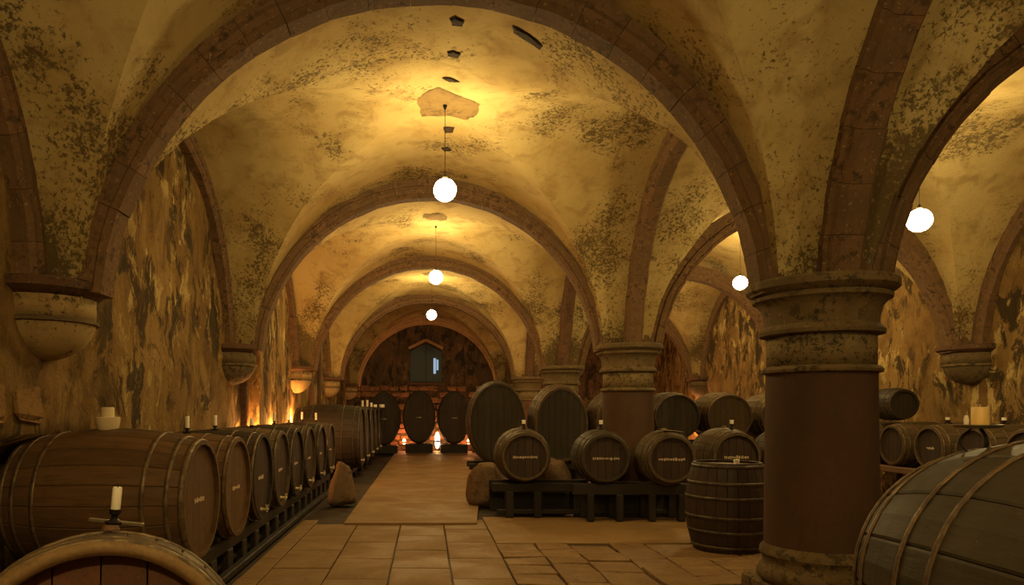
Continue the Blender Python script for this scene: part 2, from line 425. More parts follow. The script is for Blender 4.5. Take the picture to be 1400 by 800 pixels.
# raised walkway between the rows
bm = slab_poly([(-1.15, 9.94), (.70, 9.94), (.93, 12.6), (1.12, 17.6), (1.5, 22), (1.75, 27.6), (-1.15, 27.6)], -.05, 0)
bmesh.ops.transform(bm, matrix=Matrix(((1,0,0,0),(0,0,1,0),(0,1,0,0),(0,0,0,1))), verts=bm.verts[:])
obj('walkway', bm, RUNWAY, floor, loc=(0, 0, .03))

# ------------------------------------------------------------------ ribs: arches of separate voussoirs
tn = [0]
def arch(plane, c, fixed, a, b, zc, depth, wid, zs, mat, n=17, proto={}):
    """plane 'y': the arch lies across the nave at y=fixed, centre x=c; plane 'x': along the nave at x=fixed, centre y=c"""
    tn[0] += 1
    root = tag(empty('trim_%d' % tn[0], (c, fixed, zc) if plane == 'y' else (fixed, c, zc), (0,0,0 if plane == 'y' else PI/2)), kind='structure')
    key = (a, b, depth, wid, zs-zc, mat.name, n)
    if key not in proto:
        t0 = math.asin(min(.95, (zs-zc)/b)); L = []
        hw = wid/2; c_ = min(.06, wid*.18)
        half = [(-hw+.015, depth+.06), (-hw+.015, depth*.62), (-hw-.012, depth*.56), (-hw-.014, depth*.48), (-hw+.012, depth*.42), (-hw+c_*.5, depth*.22), (-hw+c_*.5-.012, depth*.16), (-hw+c_*1.1, 0)]
        prof = half+[(-x_, d_) for x_, d_ in half[::-1]]
        rr = random.Random(int(a*100)+int(wid*1000))
        for i in range(n):
            g = .0007; ta = t0+(PI-2*t0)*i/n+g; tb = t0+(PI-2*t0)*(i+1)/n-g
            bm = bmesh.new(); rings = []; off = rr.uniform(-.006, .006)
            for k in range(5):
                t = ta+(tb-ta)*k/4; ring = []
                for w_, d in prof:
                    p = Vector(((a+d+off)*math.cos(t), w_+off*.6, (b+d+off)*math.sin(t)))
                    ring.append(bm.verts.new(p+noise.noise_vector(p*4)*.010+noise.noise_vector(p*17)*.004))
                rings.append(ring)
            m = len(prof)
            for r0, r1 in zip(rings, rings[1:]):
                for j in range(m): bm.faces.new((r0[j], r0[(j+1)%m], r1[(j+1)%m], r1[j]))
            bm.faces.new(rings[0]); bm.faces.new(rings[-1][::-1])
            L.append(to_mesh('voussoir', bm, mat))
        proto[key] = L
    for me in proto[key]: link('voussoir', me, root)
    return root
for k, y in enumerate(YS):
    rear = k == len(YS)-1
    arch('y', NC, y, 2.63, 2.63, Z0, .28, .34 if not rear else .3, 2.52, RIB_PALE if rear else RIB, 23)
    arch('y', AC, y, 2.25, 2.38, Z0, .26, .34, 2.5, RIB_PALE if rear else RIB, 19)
for k in range(6):
    yc = YS[k]+BAY/2
    arch('x', yc, XM, 2.36, 2.64, Z0, .27, .26, 2.54, RIB_RED if k > 2 else RIB, 21)
    arch('x', yc, XL+.04, 2.42, 2.66, Z0, .2, .2, 2.5, RIB, 21)
    arch('x', yc, XR-.04, 2.42, 2.66, Z0, .2, .2, 2.5, RIB, 21)

# ------------------------------------------------------------------ columns and corbels
def column(x, y, s, label, mat=SHAFT):
    r = tag(empty('stone_column', (x, y, 0)), label, 'column', 'columns between nave and aisle')
    o = obj('plinth', box_bm(-.45,.45,-.45,.45,-.03,.22,bev=.03), CAP, r)
    p = [(.44,.22),(.465,.25),(.47,.29),(.455,.33),(.43,.35),(.42,.38),(.43,.41),(.45,.44),(.445,.48),(.42,.51),(.405,.53)]
    smooth_sharp(obj('base', lathe([(a*s, h) for a, h in p], 48), CAP, r))
    smooth_sharp(obj('shaft', lathe([(.415*s,.52),(.412*s,1.0),(.405*s,1.5),(.40*s,1.90)], 48), mat, r))
    p = [(.40,1.89),(.435,1.90),(.44,1.92),(.425,1.94),(.40,1.95)]
    smooth_sharp(obj('astragal', lathe([(a*s, h) for a, h in p], 48), CAP, r))
    p = [(.395,1.945),(.395,2.20)]
    obj('painted_band', lathe([(a*s, h) for a, h in p], 48), BAND, r, smooth=True)
    p = [(.40,2.19),(.45,2.20),(.455,2.23),(.43,2.26),(.41,2.275),(.415,2.34),(.43,2.41),(.47,2.46),(.50,2.475),(.505,2.50),(.485,2.515),(.53,2.54),(.55,2.56),(.55,2.61),(.53,2.63),(.2,2.64)]
    smooth_sharp(obj('capital', lathe([(a*s, h) for a, h in p], 48), CAP, r), 30)
    return r
names = ['massive red sandstone column behind the camera', 'red column just in front of the foreground', 'nearest massive stone column with dark red shaft and weathered moulded capital',
         'second stone column rising behind the front row of barrels', 'third column from the front, only its moulded capital showing above casks',
         'fourth column far down the nave, thin between the arches', 'farthest column, at the rear wall']
for k, y in enumerate(YS):
    if k < 2: continue
    column(XM, y, 1.0 if k == 2 else .97, names[k], SHAFT if k < 5 else RIB_RED)
for k, y in enumerate(YS[:2]): column(XM, y, 1.0, names[k] if k == 0 else 'red sandstone column beside the viewpoint, outside the picture')
def corbel(x, y, sx, label, mat=CORB, s=1.0, dz=0):
    r = tag(empty('wall_corbel', (x, y, 0)), label, 'corbel', 'corbels carrying the arches on the walls')
    p = [(.02,2.0),(.10,2.005),(.20,2.04),(.30,2.11),(.36,2.19),(.39,2.27),(.395,2.29)]
    smooth_sharp(obj('bowl', lathe([(a*s, h+dz) for a, h in p], 40), mat, r))
    smooth_sharp(obj('ledge', lathe([(a*s, h+dz) for a, h in [(.39,2.285),(.42,2.29),(.42,2.31),(.40,2.325)]], 40), CAP, r))
    obj('drum', lathe([(a*s, h+dz) for a, h in [(.395,2.32),(.40,2.50)]], 40), mat, r, smooth=True)
    smooth_sharp(obj('abacus', lathe([(a*s, h+dz) for a, h in [(.40,2.49),(.45,2.52),(.49,2.545),(.49,2.60),(.47,2.62),(.1,2.63)]], 40), RIB_RED, r))
    return r
ln = {2: 'nearest plastered corbel bowl on the left wall', 3: 'second corbel on the left wall, behind the first candles', 4: 'third left wall corbel, glowing from the lamp below it',
      5: 'fourth left wall corbel, small and lit orange from below', 6: 'corbel in the rear left corner of the nave'}
for k, y in enumerate(YS):
    corbel(XL, y, 1, ln.get(k, 'left wall corbel out of the picture, bay %s' % ('one' if k else 'zero')), CORB if k in (2, 4, 5, 6) else CAP)
    lab = {3: 'dark corbel on the right wall above the candle stand', 4: 'right wall corbel beyond the nearest column', 5: 'right wall corbel of the farthest aisle arch', 6: 'corbel in the rear right corner of the aisle'}
    corbel(XR, y, -1, lab.get(k, 'right wall corbel out of the picture, bay %s' % ('zero', 'one', 'two')[min(k, 2)]), CAP, .95)

# ------------------------------------------------------------------ globe lamps
ico = bmesh.new(); bmesh.ops.create_icosphere(ico, subdivisions=3, radius=.135); GL = to_mesh('globe', ico, GLOBE, True)
def lamp(x, y, z, label, strength=1.0):
    r = tag(empty('globe_lamp', (x, y, z)), label, 'lamp', 'globe lamps hanging from the vaults')
    me = GL
    if strength != 1:
        me = GL.copy(); m = GLOBE.copy(); m.node_tree.nodes['Principled BSDF'].inputs['Emission Strength'].default_value = LAMP*strength; me.materials.clear(); me.materials.append(m)
    link('globe', me, r)
    top = vz(x, y)-z
    smooth_sharp(obj('socket', lathe([(.03,.125),(.034,.15),(.02,.17),(.008,.19)], 16), IRON, r))
    obj('cable', lathe([(.0035,.18),(.0035,top)], 8), IRON, r)
    smooth_sharp(obj('ceiling_hook', lathe([(.008,top-.05),(.022,top-.02),(.026,top)], 14), IRON, r))
lamp(.22, 8.45, 4.21, 'nearest and largest glowing globe lamp under the nave vault')
lamp(.185, 13.95, 4.20, 'second glowing globe lamp down the nave', 1.0)
lamp(.14, 19.45, 4.20, 'farthest small globe lamp at the end of the nave', 1.0)
lamp(5.84, 8.45, 3.85, 'bright globe lamp in the right aisle, nearest the frame edge', 1.0)
lamp(6.16, 14.0, 4.1, 'globe lamp in the aisle just left of the big column', 1.0)
lamp(6.1, 19.6, 4.1, 'unseen aisle globe added for its light behind the second column', .6)  # out of sight, put in only to light the far aisle
lamp(.2, 1.2, 4.4, 'added fill globe above the viewpoint, out of view', .85)  # extra fill that lifts the shadows from the camera side
lamp(5.9, 2.2, 4.2, 'aisle globe lamp beside the viewpoint', .5)
lamp(.2, -2.6, 4.2, 'globe lamp behind the viewpoint', 1.3)

# ------------------------------------------------------------------ barrels
def stave_ring(rh, rb, L, s, inner=False): return rh+(rb-rh)*(1-s*s)
cache = {}
def stave_mesh(rh, rb, L, n, mat):
    key = ('st', rh, rb, L, n, mat.name)
    if key in cache: return cache[key]
    bm = bmesh.new(); hw = PI/n*.985; rings = []
    for i in range(11):
        s = -1+2*i/10; r = stave_ring(rh, rb, L, s); y = s*L/2; ring = []
        for a, dr in ((-hw, -.005), (-hw*.9, 0), (0, .0008), (hw*.9, 0), (hw, -.005), (hw, -.032), (-hw, -.032)):
            ring.append(bm.verts.new(((r+dr)*math.sin(a), y, (r+dr)*math.cos(a))))
        rings.append(ring)
    for a, b in zip(rings, rings[1:]):
        for j in range(7): bm.faces.new((a[j], a[(j+1)%7], b[(j+1)%7], b[j]))
    bm.faces.new(rings[0]); bm.faces.new(rings[-1][::-1])
    cache[key] = to_mesh('stave', bm, mat); return cache[key]
def body_mesh(rh, rb, L, n, mat, kx=1, kz=1):
    key = ('bd', rh, rb, L, n, mat.name, kx, kz)
    if key in cache: return cache[key]
    bm = bmesh.new(); fl = []
    for q in range(n):
        c = 2*PI*q/n; hw = PI/n*.99; rings = []; rv = random.random()
        for i in range(9):
            s = -1+2*i/8; r = stave_ring(rh, rb, L, s); y = s*L/2; ring = []
            for a, dr in ((-hw, -.006), (-hw*.88, 0), (hw*.88, 0), (hw, -.006), (hw, -.032), (-hw, -.032)):
                ring.append(bm.verts.new(((r+dr)*math.sin(a+c)*kx, y, (r+dr)*math.cos(a+c)*kz))); fl.append(rv)
            rings.append(ring)
        for a, b in zip(rings, rings[1:]):
            for j in range(6): bm.faces.new((a[j], a[(j+1)%6], b[(j+1)%6], b[j]))
        bm.faces.new(rings[0]); bm.faces.new(rings[-1][::-1])
    bmesh.ops.recalc_face_normals(bm, faces=bm.faces[:])
    me = bpy.data.meshes.new('staves'); bm.to_mesh(me); bm.free(); me.materials.append(mat)
    at = me.attributes.new('rnd', 'FLOAT', 'POINT'); at.data.foreach_set('value', fl)
    cache[key] = me; return me
def hoop_mesh(rh, rb, L, s, wd, mat, kx=1, kz=1):
    key = ('hp', rh, rb, L, s, wd, mat.name, kx, kz)
    if key in cache: return cache[key]
    bm = bmesh.new(); seg = 48; R = []
    for ds, dr in ((-1, .0005), (-1, .006), (0, .008), (1, .006), (1, .0005)):
        ss = s+ds*wd/L; r = stave_ring(rh, rb, L, ss)+dr
        R.append([bm.verts.new((r*math.sin(2*PI*i/seg)*kx, ss*L/2, r*math.cos(2*PI*i/seg)*kz)) for i in range(seg)])
    for a, b in zip(R, R[1:]):
        for i in range(seg): bm.faces.new((a[i], a[(i+1)%seg], b[(i+1)%seg], b[i]))
    cache[key] = to_mesh('hoop', bm, mat, True); return cache[key]
def disc_strip(r, x0, x1, th, kx=1, kz=1):
    """vertical board cut from a disc of radius r"""
    bm = bmesh.new(); pts = []
    N = 8; g = .0025
    x0 += g; x1 -= g
    for i in range(N+1):
        x = x0+(x1-x0)*i/N; pts.append((x, math.sqrt(max(0, r*r-x*x))))
    for i in range(N, -1, -1):
        x = x0+(x1-x0)*i/N; pts.append((x, -math.sqrt(max(0, r*r-x*x))-1e-4))
    a = [bm.verts.new((x*kx, 0, z*kz)) for x, z in pts]; b = [bm.verts.new((x*kx, th, z*kz)) for x, z in pts]; n = len(pts)
    bm.faces.new(a); bm.faces.new(b[::-1])
    for i in range(n): bm.faces.new((a[i], a[(i+1)%n], b[(i+1)%n], b[i]))
    return bm
def head_meshes(r, nb, mat, kx, kz):
    key = ('hd', r, nb, mat.name, kx, kz)
    if key not in cache: cache[key] = [to_mesh('head_board', disc_strip(r, -r+2*r*i/nb, -r+2*r*(i+1)/nb, .025, kx, kz), mat) for i in range(nb)]
    return cache[key]
HP = (.955, .80, .46)
def barrel(x, y, zc, rh, rb, L, label, rz=0, pitch=0, body=W_DARK, head=W_HEAD, hoop=HOOP_D, n=26, fine=False, kx=1, kz=1, hoops=HP, hw=.022,
           group='barrels', nb=6, mark=None, bung=True, tap=False, name='wooden_barrel', chime=None, roll=0, both=True, cw=.033, hd=.05, near=None):
    """lying barrel, front head at local -Y; zc = height of its axis"""
    r = tag(empty(name, (x, y, zc-rb*kz), (pitch, 0, rz)), label, 'barrel', group)
    off = (0, 0, rb*kz)
    if fine:
        me = stave_mesh(rh, rb, L, n, body)
        for q in range(n): link('stave', me, r, off, (0, 2*PI*q/n+roll, 0))
    else:
        tag(link('staves', body_mesh(rh, rb, L, n, body, kx, kz), r, off))
    for s in ([h for h in hoops]+[-h for h in (near or hoops)]):
        link('hoop', hoop_mesh(rh, rb, L, round(s, 4), hw if abs(s) < .9 else hw*1.25, hoop, kx, kz), r, off)
    for sg in ((-1, 1) if both else (-1,)):
        for me in head_meshes(rh-.012, nb if (sg < 0 or not fine) else 3, head, kx, kz):
            link('head_board', me, r, (0, sg*(L/2-hd)-(.0125), rb*kz))
    if chime:
        ring = bmesh.new(); R = []
        for rr, yy in ((rh+.001, -L/2-.002), (rh+.004, -L/2+.03), (rh-cw, -L/2+.05), (rh-cw, -L/2-.002), (rh-cw*.5, -L/2-.010)):
            R.append([ring.verts.new((rr*math.sin(2*PI*i/64)*kx, yy, rr*math.cos(2*PI*i/64)*kz)) for i in range(64)])
        for a, b in zip(R, R[1:]+R[:1]):
            for i in range(64): ring.faces.new((a[i], a[(i+1)%64], b[(i+1)%64], b[i]))
        obj('chime_rim', ring, chime, r, loc=off, smooth=True)
    if bung:
        obj('bung', lathe([(.03, -.01), (.034, .012), (.026, .03)], 14), W_RAIL, r, loc=(0, 0, rb*kz*2-.004), smooth=False)
    if mark:   # painted lettering, too worn to read: a line of short strokes
        bm = bmesh.new(); rr = random.Random(int(x*100)+int(y*10)); t = -mark/2
        while t < mark/2:
            a = rr.uniform(.012, .03); h = rr.uniform(.012, .026)
            add_box(bm, t, t+a*.8, -.003, .001, -h, h*rr.uniform(.3, 1)); t += a+.006
        obj('worn_lettering', bm, CHALK, r, loc=(0, -L/2+.036, rb*kz-.02*rh))
    if tap:
        bm = add_lathe(bmesh.new(), [(.022, 0), (.018, -.03), (.014, -.09)], 12, axis='y'); add_lathe(bm, [(.012, -.03), (.014, .03), (.022, .045)], 10, centre=(0, -.07, 0))
        obj('tap', bm, BRASS, r, loc=(0, -L/2+.04, rb*kz-rh*.78))
    return r
def candle(x, y, z, h, rad, label, tilt=0, holder=True, wax=WAX, group='white candles standing on the barrels'):
    r = tag(empty('candle', (x, y, z), (0, tilt, 0)), label, 'candle', group); b = 0
    if holder:
        bm = lathe([(rad*1.9, 0), (rad*2.0, .008), (rad*1.2, .012), (rad*.7, .02), (rad*.7, .03), (rad*1.25, .034), (rad*1.3, .05), (rad*1.05, .05)], 16)
        smooth_sharp(obj('holder', bm, IRON, r)); b = .04
    smooth_sharp(obj('wax', lathe([(rad, b), (rad, b+h-.004), (rad*.85, b+h), (rad*.3, b+h-.003)], 16), wax, r))
    obj('wick', lathe([(.002, b+h-.005), (.0015, b+h+.012)], 6), WICK, r)
    return r

# foreground barrel, lower left
rf = dict(x=-1.10, y=2.62, zc=.78)
barrel(-1.123, 2.503, .68, .43, .48, .95, 'nearest barrel in the lower left corner, its pale-rimmed head facing the camera', rz=math.radians(20), pitch=math.radians(-11.5), body=W_TAN, head=W_PINK, cw=.042, hd=.09, hoops=(.94, .80, .46), hoop=HOOP_L,
       n=30, fine=True, nb=6, group='foreground barrels', chime=W_CHIME, hw=.03, roll=.05)
c = candle(-1.06, 2.42, 1.215, .085, .0155, 'tilted white candle on an iron holder on the nearest left barrel', .1)
obj('bracket', box_bm(-.085, -.02, -.008, .008, .0, .012, bev=.002), STEEL, c)
obj('bracket', box_bm(.02, .10, -.008, .008, .0, .012, bev=.002), STEEL, c)
# foreground cask, lower right
barrel(2.30, 2.42, .905, .505, .60, 1.16, 'huge olive-brown barrel cut off by the lower right edge, broad worn hoops', body=W_GREEN, head=W_DARK, hoop=HOOP, n=17, fine=True, hoops=(.965, .82, .33, .03), near=(.965, .82), hw=.022,
       group='foreground barrels', chime=None, bung=False, roll=.08)
# candle stand on that cask
cs = tag(empty('candle_stand', (2.18, 2.82, 1.405)), 'small iron stand with a plate and stubby ochre candle on the big right barrel', 'candle stand')
smooth_sharp(obj('foot', lathe([(.05,0),(.052,.008),(.02,.014),(.012,.02)], 20), IRON, cs))
for a in range(3):
    M = Matrix.Rotation(a*2*PI/3+.4, 4, 'Z'); bm = bmesh.new(); pr = None
    for i in range(9):
        t = i/8; p = Vector((.012+.045*math.sin(PI*t), 0, .012+.115*t)); q = [bm.verts.new(M @ (p+Vector((dx, dy, 0)))) for dx, dy in ((-.005,-.005),(.005,-.005),(.005,.005),(-.005,.005))]
        if pr:
            for j in range(4): bm.faces.new((pr[j], pr[(j+1)%4], q[(j+1)%4], q[j]))
        pr = q
    obj('scroll', bm, IRON, cs)
smooth_sharp(obj('plate', lathe([(.02,.122),(.075,.126),(.084,.136),(.084,.139),(.07,.132),(.02,.130)], 28), STEEL, cs))
smooth_sharp(obj('candle_stub', lathe([(.03,.129),(.03,.195),(.026,.2),(.01,.196)], 20), WAX_Y, cs, loc=(.01,0,.008)))
obj('snuffer', lathe([(.008,.135),(.010,.155),(.006,.175)], 12), WAX, cs, loc=(-.045, 0, 0))

# left row against the wall
LY = [5.86, 6.98, 8.04, 9.12, 10.2, 11.35, 12.6, 13.85]
LL = ['large reddish-brown barrel along the left wall, nearest the camera, carrying the cream pot', 'second barrel of the left row, head with a pale smudge of lettering',
      'third barrel of the left row from the camera', 'fourth barrel of the left row from the camera', 'fifth barrel of the left row from the camera',
      'sixth barrel of the left row from the camera', 'seventh barrel of the left row from the camera', 'eighth barrel of the left row, last before the boulder']
for i, (y, lb) in enumerate(zip(LY, LL)):
    L = 1.42 if i == 0 else 1.16 if i < 6 else .98
    barrel(-1.83-L/2, y, .878 if i == 0 else .855, .475, .575 if i == 0 else .525, L, lb, rz=PI/2, body=W_RED if i < 2 else (W_TAN if i % 2 else W_DARK), head=W_RED if i < 2 else W_HEAD, hoop=HOOP_L if i == 0 else HOOP if i < 3 else HOOP_D, n=22, fine=i < 4,
           hoops=(.965, .82, .58) if i == 0 else HP, group='barrels along the left wall', mark=.24, bung=False, hw=.034 if i == 0 else .024, tap=i > 1)
def rack(name, label, beams, posts, mat=W_BEAM):
    r = tag(empty(name, (beams[0][0], beams[0][2], 0)), label, 'barrel rack'); o0 = Vector(r.location)
    for nm, L_ in (('beam', beams), ('post', posts)):
        for b in L_:
            bm = box_bm(*b, bev=.012); o = obj(nm, bm, mat, r); o.location = -o0
    return r
zb = .352
left_rack = rack('barrel_rack', 'dark timber rack carrying the row of barrels along the left wall',
     [(-2.78,-2.66,5.3,14.4,zb-.13,zb), (-2.06,-1.94,5.3,14.4,zb-.13,zb)],
     [(xx, xx+.14, y-.09, y+.09, -.0, zb-.12) for xx in (-2.79, -2.07) for y in [5.4+.55*k for k in range(17)]]+[(-2.05,-1.99,5.3,14.4,.05,.10)])
tag(obj('timber', box_bm(-1.93,-1.85,5.35,14.3,0,.07,bev=.01), W_BEAM), 'long dark timber lying on the floor along the left barrel rack', 'timber')
for i, y in enumerate(LY):       # wedges between the barrels and the front beam
    for sg in (-1, 1):
        obj('wedge', box_bm(-.05,.05,-.05,.05,-.0,.055,bev=.01), W_BEAM, left_rack, loc=(.78, y+sg*.25-5.3, zb))
# cream pot with a candle stub
pt = tag(empty('candle_pot', (-2.60, 5.82, 1.425)), 'cream stoneware pot holding a thick candle stub on the nearest left barrel', 'candle pot')
smooth_sharp(obj('pot', lathe([(.065,0),(.078,.02),(.092,.07),(.096,.115),(.088,.12),(.05,.118)], 28), CREAM, pt))
smooth_sharp(obj('candle_stub', lathe([(.05,.115),(.05,.19),(.046,.2),(.02,.195)], 24), CREAM, pt))
for px, y, h, lb in ((256, 6.95, .125, 'white candle on the second left barrel'), (294, 8.02, .125, 'white candle on the third left barrel'), (344, 9.1, .10, 'short white candle on the fourth left barrel'),
                    (375, 11.35, .15, 'white candle on the sixth left barrel'), (395, 12.6, .15, 'white candle on the seventh left barrel'), (413, 13.75, .15, 'white candle, wallward of two on the eighth left barrel'),
                    (432, 13.95, .15, 'white candle, aisleward of two on the eighth left barrel')):
    candle((px-583)*y/975, y, 1.378 if abs((px-583)*y/975+2.44) < .2 else 1.36, h, .021, lb)

# big casks beyond, left side
BY = [16.45, 18.05, 19.65, 21.25, 22.85]
for i, y in enumerate(BY):
    barrel(-2.22, y, .98, .68, .76, 1.5, ['large dark cask behind the left row, first past the boulder', 'second large dark cask on the far left side', 'third large dark cask on the far left side', 'fourth large dark cask on the far left side', 'last large dark cask on the far left side'][i],
           rz=PI/2, body=W_DARK, head=W_GREEN, hoop=HOOP_D, n=30, group='large casks on the far left', name='wooden_cask', bung=False, tap=True, nb=8)
rack('barrel_rack', 'low timber rack under the large casks on the far left', [(-2.95,-2.8,15.7,23.6,.14,.24), (-1.85,-1.7,15.7,23.6,.14,.24)],
     [(xx, xx+.16, y-.1, y+.1, 0, .15) for xx in (-2.96, -1.86) for y in (15.9, 17.3, 18.9, 20.5, 22.1, 23.4)])
for k, (px, y, h, rd, lb) in enumerate(((495.5, 18.0, .16, .03, 'pale candle on the second large left cask, wallward'), (502, 18.1, .17, .03, 'pale candle on the second large left cask, aisleward'), (507.5, 19.6, .12, .035, 'pale candle on the third large left cask'),
                    (513, 21.1, .08, .05, 'low pale candle on the fourth large left cask'), (522, 22.8, .10, .09, 'wide pale candle block on the last large left cask'))):
    X = (px-583)*y/975; candle(X, y, 1.735 if X < -1.9 else 1.69, h, rd, lb, holder=False, group='pale candles on the far casks')

# rear oval casks
for x, y, z, a, lb in ((-.27, 26.6, 1.35, 1, 'upright oval cask at the rear wall, left of the bright gap'), (1.02, 26.6, 1.33, 1, 'upright oval cask at the rear wall, right of the bright gap'), (-1.56, 26.4, 1.30, 1, 'dark oval cask in the rear left corner, half hidden')):
    barrel(x, y, z, .56, .62, 1.1, lb, body=W_DARK, head=W_HEAD, hoop=HOOP_D, n=30, kz=1.6, kx=.98, group='oval casks at the rear wall', name='oval_cask', bung=False, nb=7, hw=.026, mark=.16)
    o = tag(obj('cask_plinth', box_bm(-.50,.50,-.4,.4,0,z-.62*1.6-.002,bev=.02), W_BEAM, loc=(x, y, 0)), 'low black block under the ' + lb.split(',')[0].replace('upright ', '') + (', left' if x < -1 else ', middle' if x < 0 else ', right'), 'plinth')

# front row on the right of the walkway
FX = [(1.46, 10.50, .94, .345, 'first barrel of the front right row, beside the walkway'), (2.57, 10.20, .75, .335, "second barrel of the front right row, left of the second column"),
      (3.457, 10.03, .66, .33, 'third barrel of the front right row, in front of the second column'), (4.58, 10.50, .94, .345, 'fourth barrel of the front right row, behind the upright barrel'), (5.55, 10.50, .94, .345, 'fifth barrel of the front right row, cut off by the big column')]
for i, (x, yf, L, rh, lb) in enumerate(FX):
    barrel(x, yf+L/2, .915, rh, rh*1.217, L, lb, body=W_TAN if i in (0, 2, 3) else W_GREEN, head=W_HEAD, hoop=HOOP_D, n=20, fine=True, group='front row of barrels on the right', mark=.36, bung=True)
rack('barrel_rack', 'dark timber stand under the front row of barrels on the right', [(.98,6.4,10.62,10.70,.38,.512), (.98,2.5,11.12,11.22,.38,.515), (4.1,6.4,11.12,11.22,.38,.515), (2.1,4.0,10.24,10.32,.38,.54)],
     [(x+a, x+a+.12, 10.60, 10.72, 0, .39) for x, *_ in FX for a in (-.28, .14)]+[(x+a, x+a+.12, 11.12, 11.22, 0, .39) for x in (1.46, 2.2, 4.58, 5.55) for a in (-.24, .12)]+[(x+a, x+a+.1, 10.22, 10.34, 0, .39) for x in (2.57, 3.457) for a in (-.26, .16)]+[(.99, 2.6, 11.24, 11.27, .02, .37), (3.75, 6.4, 11.24, 11.27, .02, .37), (1.05, 6.3, 10.63, 10.69, .05, .12), (2.2, 3.9, 10.66, 10.69, .0, .37), (4.2, 6.3, 10.9, 10.93, .0, .36), (1.3, 2.2, 10.95, 10.98, .0, .34)])  # the thin low boards are added to darken the space under the stand
for x, y, lb in ((1.46, 10.70, 'small white candle glass on the first front right barrel'), (2.57, 10.50, 'small white candle glass on the second front right barrel'), (4.6, 10.75, 'tiny white candle on the fourth front right barrel')):
    r = tag(empty('candle_glass', (x, y, 1.325)), lb, 'candle glass', 'candle glasses on the front row')
    smooth_sharp(obj('stem', lathe([(.035,0),(.035,.01),(.012,.016),(.012,.06),(.035,.07)], 14), IRON, r)); smooth_sharp(obj('glass', lathe([(.028,.07),(.03,.13),(.02,.13)], 14), WAX, r))
o = tag(obj('paper_sheet', box_bm(-.16,.16,-.05,.05,0,.004), BRASS, loc=(3.50, 10.2, 1.31), rot=(.03, .12, .1)), 'pale curled sheet lying on top of the third front right barrel', 'paper')

# tall casks and barrels in the second row right
for x, y, z, rh, rb, kz, L, lb, bd in ((1.40, 14.6, 1.355, .53, .585, 1.45, 1.2, 'big oval cask beside the walkway, behind the first front right barrel', W_DARK), (2.66, 14.6, 1.318, .51, .575, 1.42, 1.2, 'big oval cask with pale left side, between the first two front barrels', W_TAN),
                                 (3.84, 14.6, 1.272, .49, .56, 1.38, 1.2, 'oval cask mostly hidden behind the second column', W_TAN)):
    barrel(x, y, z, rh, rb, L, lb, body=bd, head=W_GREEN, hoop=HOOP_D if bd is W_DARK else HOOP, n=30, kz=kz, group='second row of casks on the right', name='oval_cask', bung=False, nb=8)
for x, lb, bd in ((4.94, 'round cask right of the second column, its head blackish green', W_DARK), (5.97, 'hooped tan cask above the fourth front right barrel', W_TAN), (7.02, 'hooped tan cask behind the big column\'s left edge', W_TAN)):
    barrel(x, 14.55, 1.47, .43, .50, 1.1, lb, body=bd, head=W_GREEN if bd is W_DARK else W_TAN, hoop=HOOP, n=24, group='second row of casks on the right', name='wooden_cask', bung=False, nb=7)
rack('barrel_rack', 'timber bearers under the tall oval casks behind the front right row', [(.85,4.42,14.15,14.27,.42,.535), (.85,4.42,14.95,15.07,.42,.535)],
     [(x-.12, x+.12, yy-.06, yy+.06, 0, .43) for x in (1.1, 2.1, 3.1, 4.2) for yy in (14.21, 15.01)])
rack('barrel_rack', 'higher timber bearers under the round casks right of the second column', [(4.46,7.5,14.15,14.27,.88,.985), (4.46,7.5,14.85,14.97,.88,.985)],
     [(x-.1, x+.1, yy-.06, yy+.06, 0, .89) for x in (4.7, 5.5, 6.5, 7.3) for yy in (14.21, 14.91)])

# boulders
def boulder(x, y, w_, d, h, label, seed, top=.7):
    bm = bmesh.new(); bmesh.ops.create_icosphere(bm, subdivisions=4, radius=1)
    for v in bm.verts:
        p = v.co.copy(); f = 1+.20*noise.noise(p*1.3+Vector((seed*9, 0, 0)))+.07*noise.noise(p*4+Vector((0, seed*5, 0)))
        q = Vector([math.copysign(abs(c)**.72, c) for c in p])*f
        t = (q.z+1)/2; k = 1+(top-1)*max(0, min(1, t))
        v.co = Vector((q.x*w_/2*k, q.y*d/2*k, max(0.0, (q.z*.5+.46)*h)))
    return tag(obj('boulder', bm, BOULDER, loc=(x, y, 0), smooth=True), label, 'boulder', 'rough stones propping the racks')
boulder(-1.42, 12.05, .56, .5, .76, 'pointed pale boulder at the end of the left row of barrels', 1, .45)
boulder(.98, 11.95, .66, .5, .74, 'rough boulder at the walkway edge under the first front right barrel', 2, .75)
boulder(2.08, 11.75, .66, .5, .82, 'rough squarish boulder between the first two front right barrels', 3, .8)
boulder(4.12, 11.9, .5, .5, .66, 'rough boulder left of the upright barrel', 4, .8)
boulder(5.08, 11.8, .5, .5, .66, 'rough boulder right of the upright barrel', 5, .8)

# upright barrel
u = tag(empty('upright_barrel', (3.50, 8.3, 0)), 'dark barrel standing upright on the pavers left of the big column', 'barrel')
UL, Ur, Ub, n = 1.0, .375, .46, 24
me = stave_mesh(Ur, Ub, UL, n, W_HEAD)
for q in range(n):
    o = link('stave', me, u, (0, 0, UL/2)); o.rotation_euler = (Matrix.Rotation(PI/2, 3, 'X') @ Matrix.Rotation(2*PI*q/n, 3, 'Y')).to_euler()
for s in (-.9, -.55, -.22, .22, .55, .93):
    o = link('hoop', hoop_mesh(Ur, Ub, UL, s, .036, HOOP_D), u, (0, 0, UL/2), (PI/2, 0, 0))
for me in head_meshes(Ur-.012, 6, W_TAN, 1, 1): link('head_board', me, u, (0, 0, UL-.03), (-PI/2, 0, 0))
r = tag(empty('candle_glass', (3.50, 8.05, UL-.03)), 'small white candle glass on top of the upright barrel', 'candle glass', 'candle glasses on the front row')
smooth_sharp(obj('glass', lathe([(.028,0),(.033,.075),(.024,.075)], 14), WAX, r))
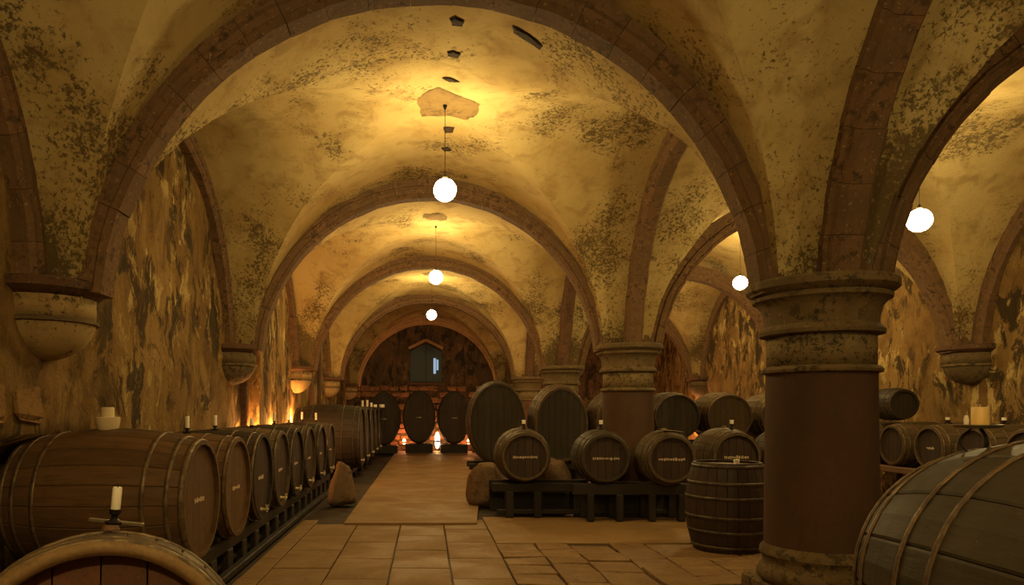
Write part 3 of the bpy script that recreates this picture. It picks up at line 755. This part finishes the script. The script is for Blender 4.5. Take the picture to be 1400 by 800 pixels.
tag(obj('saucer', lathe([(.03,0),(.085,.012),(.09,.018),(.03,.01)], 20), BRASS, loc=(3.28, 8.08, UL-.028)), 'flat pale dish on top of the upright barrel', 'dish')

# right wall row
for k, y in enumerate([8.05, 8.9, 9.75, 10.6, 11.45, 12.3, 13.15]):
    barrel(7.93, y, 1.045, .31, .37, .95, ['barrel of the right wall row at the picture\'s right edge, nearest', 'barrel by the right edge behind the candle stand', 'barrel of the right wall row left of the candle stand', 'barrel of the right wall row with a faint pale mark, in clear view', 'barrel of the right wall row beside the big column', 'right wall barrel behind the big column, first hidden', 'right wall barrel behind the big column, second hidden'][k],
           rz=-PI/2, body=W_TAN, head=W_HEAD, hoop=HOOP, n=22, fine=k in (2, 3, 4), group='barrels along the right wall', mark=.16 if k == 3 else None, bung=False, hw=.018)
rack('barrel_rack', 'wooden shelf rail carrying the barrels along the right wall', [(7.46,7.60,7.6,13.6,.60,.70), (8.25,8.39,7.6,13.6,.60,.70)],
     [(xx, xx+.12, y-.06, y+.06, 0, .61) for xx in (7.47, 8.26) for y in (7.7, 9.3, 11.0, 12.6, 13.5)], W_RAIL)
barrel(7.78, 11.9, 1.70, .235, .27, .6, 'small dark barrel stacked on top of the right wall row', body=W_DARK, head=W_DARK, hoop=HOOP_D, n=18, fine=True, group='barrels along the right wall', bung=False, hw=.014, name='small_keg')
for x, y, z, lb in ((7.75, 10.6, 1.405, 'white candle stub on the right wall row, in clear view'), (7.9, 9.75, 1.41, 'white candle stub on the right wall row, near the candle stand')):
    candle(x, y, z, .05, .03, lb, group='candle stubs on the right row')

# ------------------------------------------------------------------ low lamps behind the barrels
def uplight(x, y, z, power, col, label, mat=TUBE_DIM, s=.06, k=1.0):
    o = tag(empty('floor_uplight', (x, y, z-.12)), label, 'floor lamp', 'small uplights hidden behind the barrels')
    obj('housing', lathe([(s*1.1, 0), (s*1.2, .05), (s*1.15, .06)], 16), IRON, o)
    bm = bmesh.new(); bmesh.ops.create_uvsphere(bm, u_segments=16, v_segments=8, radius=s)
    for v in bm.verts: v.co.z *= k
    obj('bulb', bm, mat, o, True, loc=(0, 0, .06))
    point((x, y, z+.14), power, col, .05)
ORG = (1, .42, .11)
uplight(-2.84, 14.62, .95, 30, ORG, 'uplight behind the last barrel of the left row')
uplight(-2.81, 13.22, 1.12, 22, ORG, 'uplight behind the seventh barrel of the left row', s=.03)
uplight(-2.98, 12.0, 1.1, 32, ORG, 'uplight between the left row and the wall')
uplight(-3.02, 16.3, 1.3, 34, ORG, 'uplight behind the large left casks, first')
uplight(-3.02, 20.4, 1.3, 30, ORG, 'uplight behind the large left casks, second')
uplight(.42, 27.45, .5, 22, (1, .45, .2), 'bright lamp on the floor between the two rear casks', TUBE, .10, 3.2)
uplight(-.86, 27.5, .45, 10, (1, .36, .12), 'orange lamp behind the left rear cask', TUBE_DIM, .07, 1.6)
uplight(1.62, 27.5, .45, 10, (1, .36, .12), 'orange lamp behind the right rear cask', TUBE_DIM, .06, 1.6)
uplight(3.9, 17.9, 1.1, 35, (1, .40, .15), 'uplight behind the third column')
uplight(8.3, 22.6, 1.1, 30, (1, .42, .15), 'uplight at the far end of the right aisle')
uplight(4.4, 27.3, .6, 28, (1, .42, .15), 'uplight at the rear wall of the aisle')
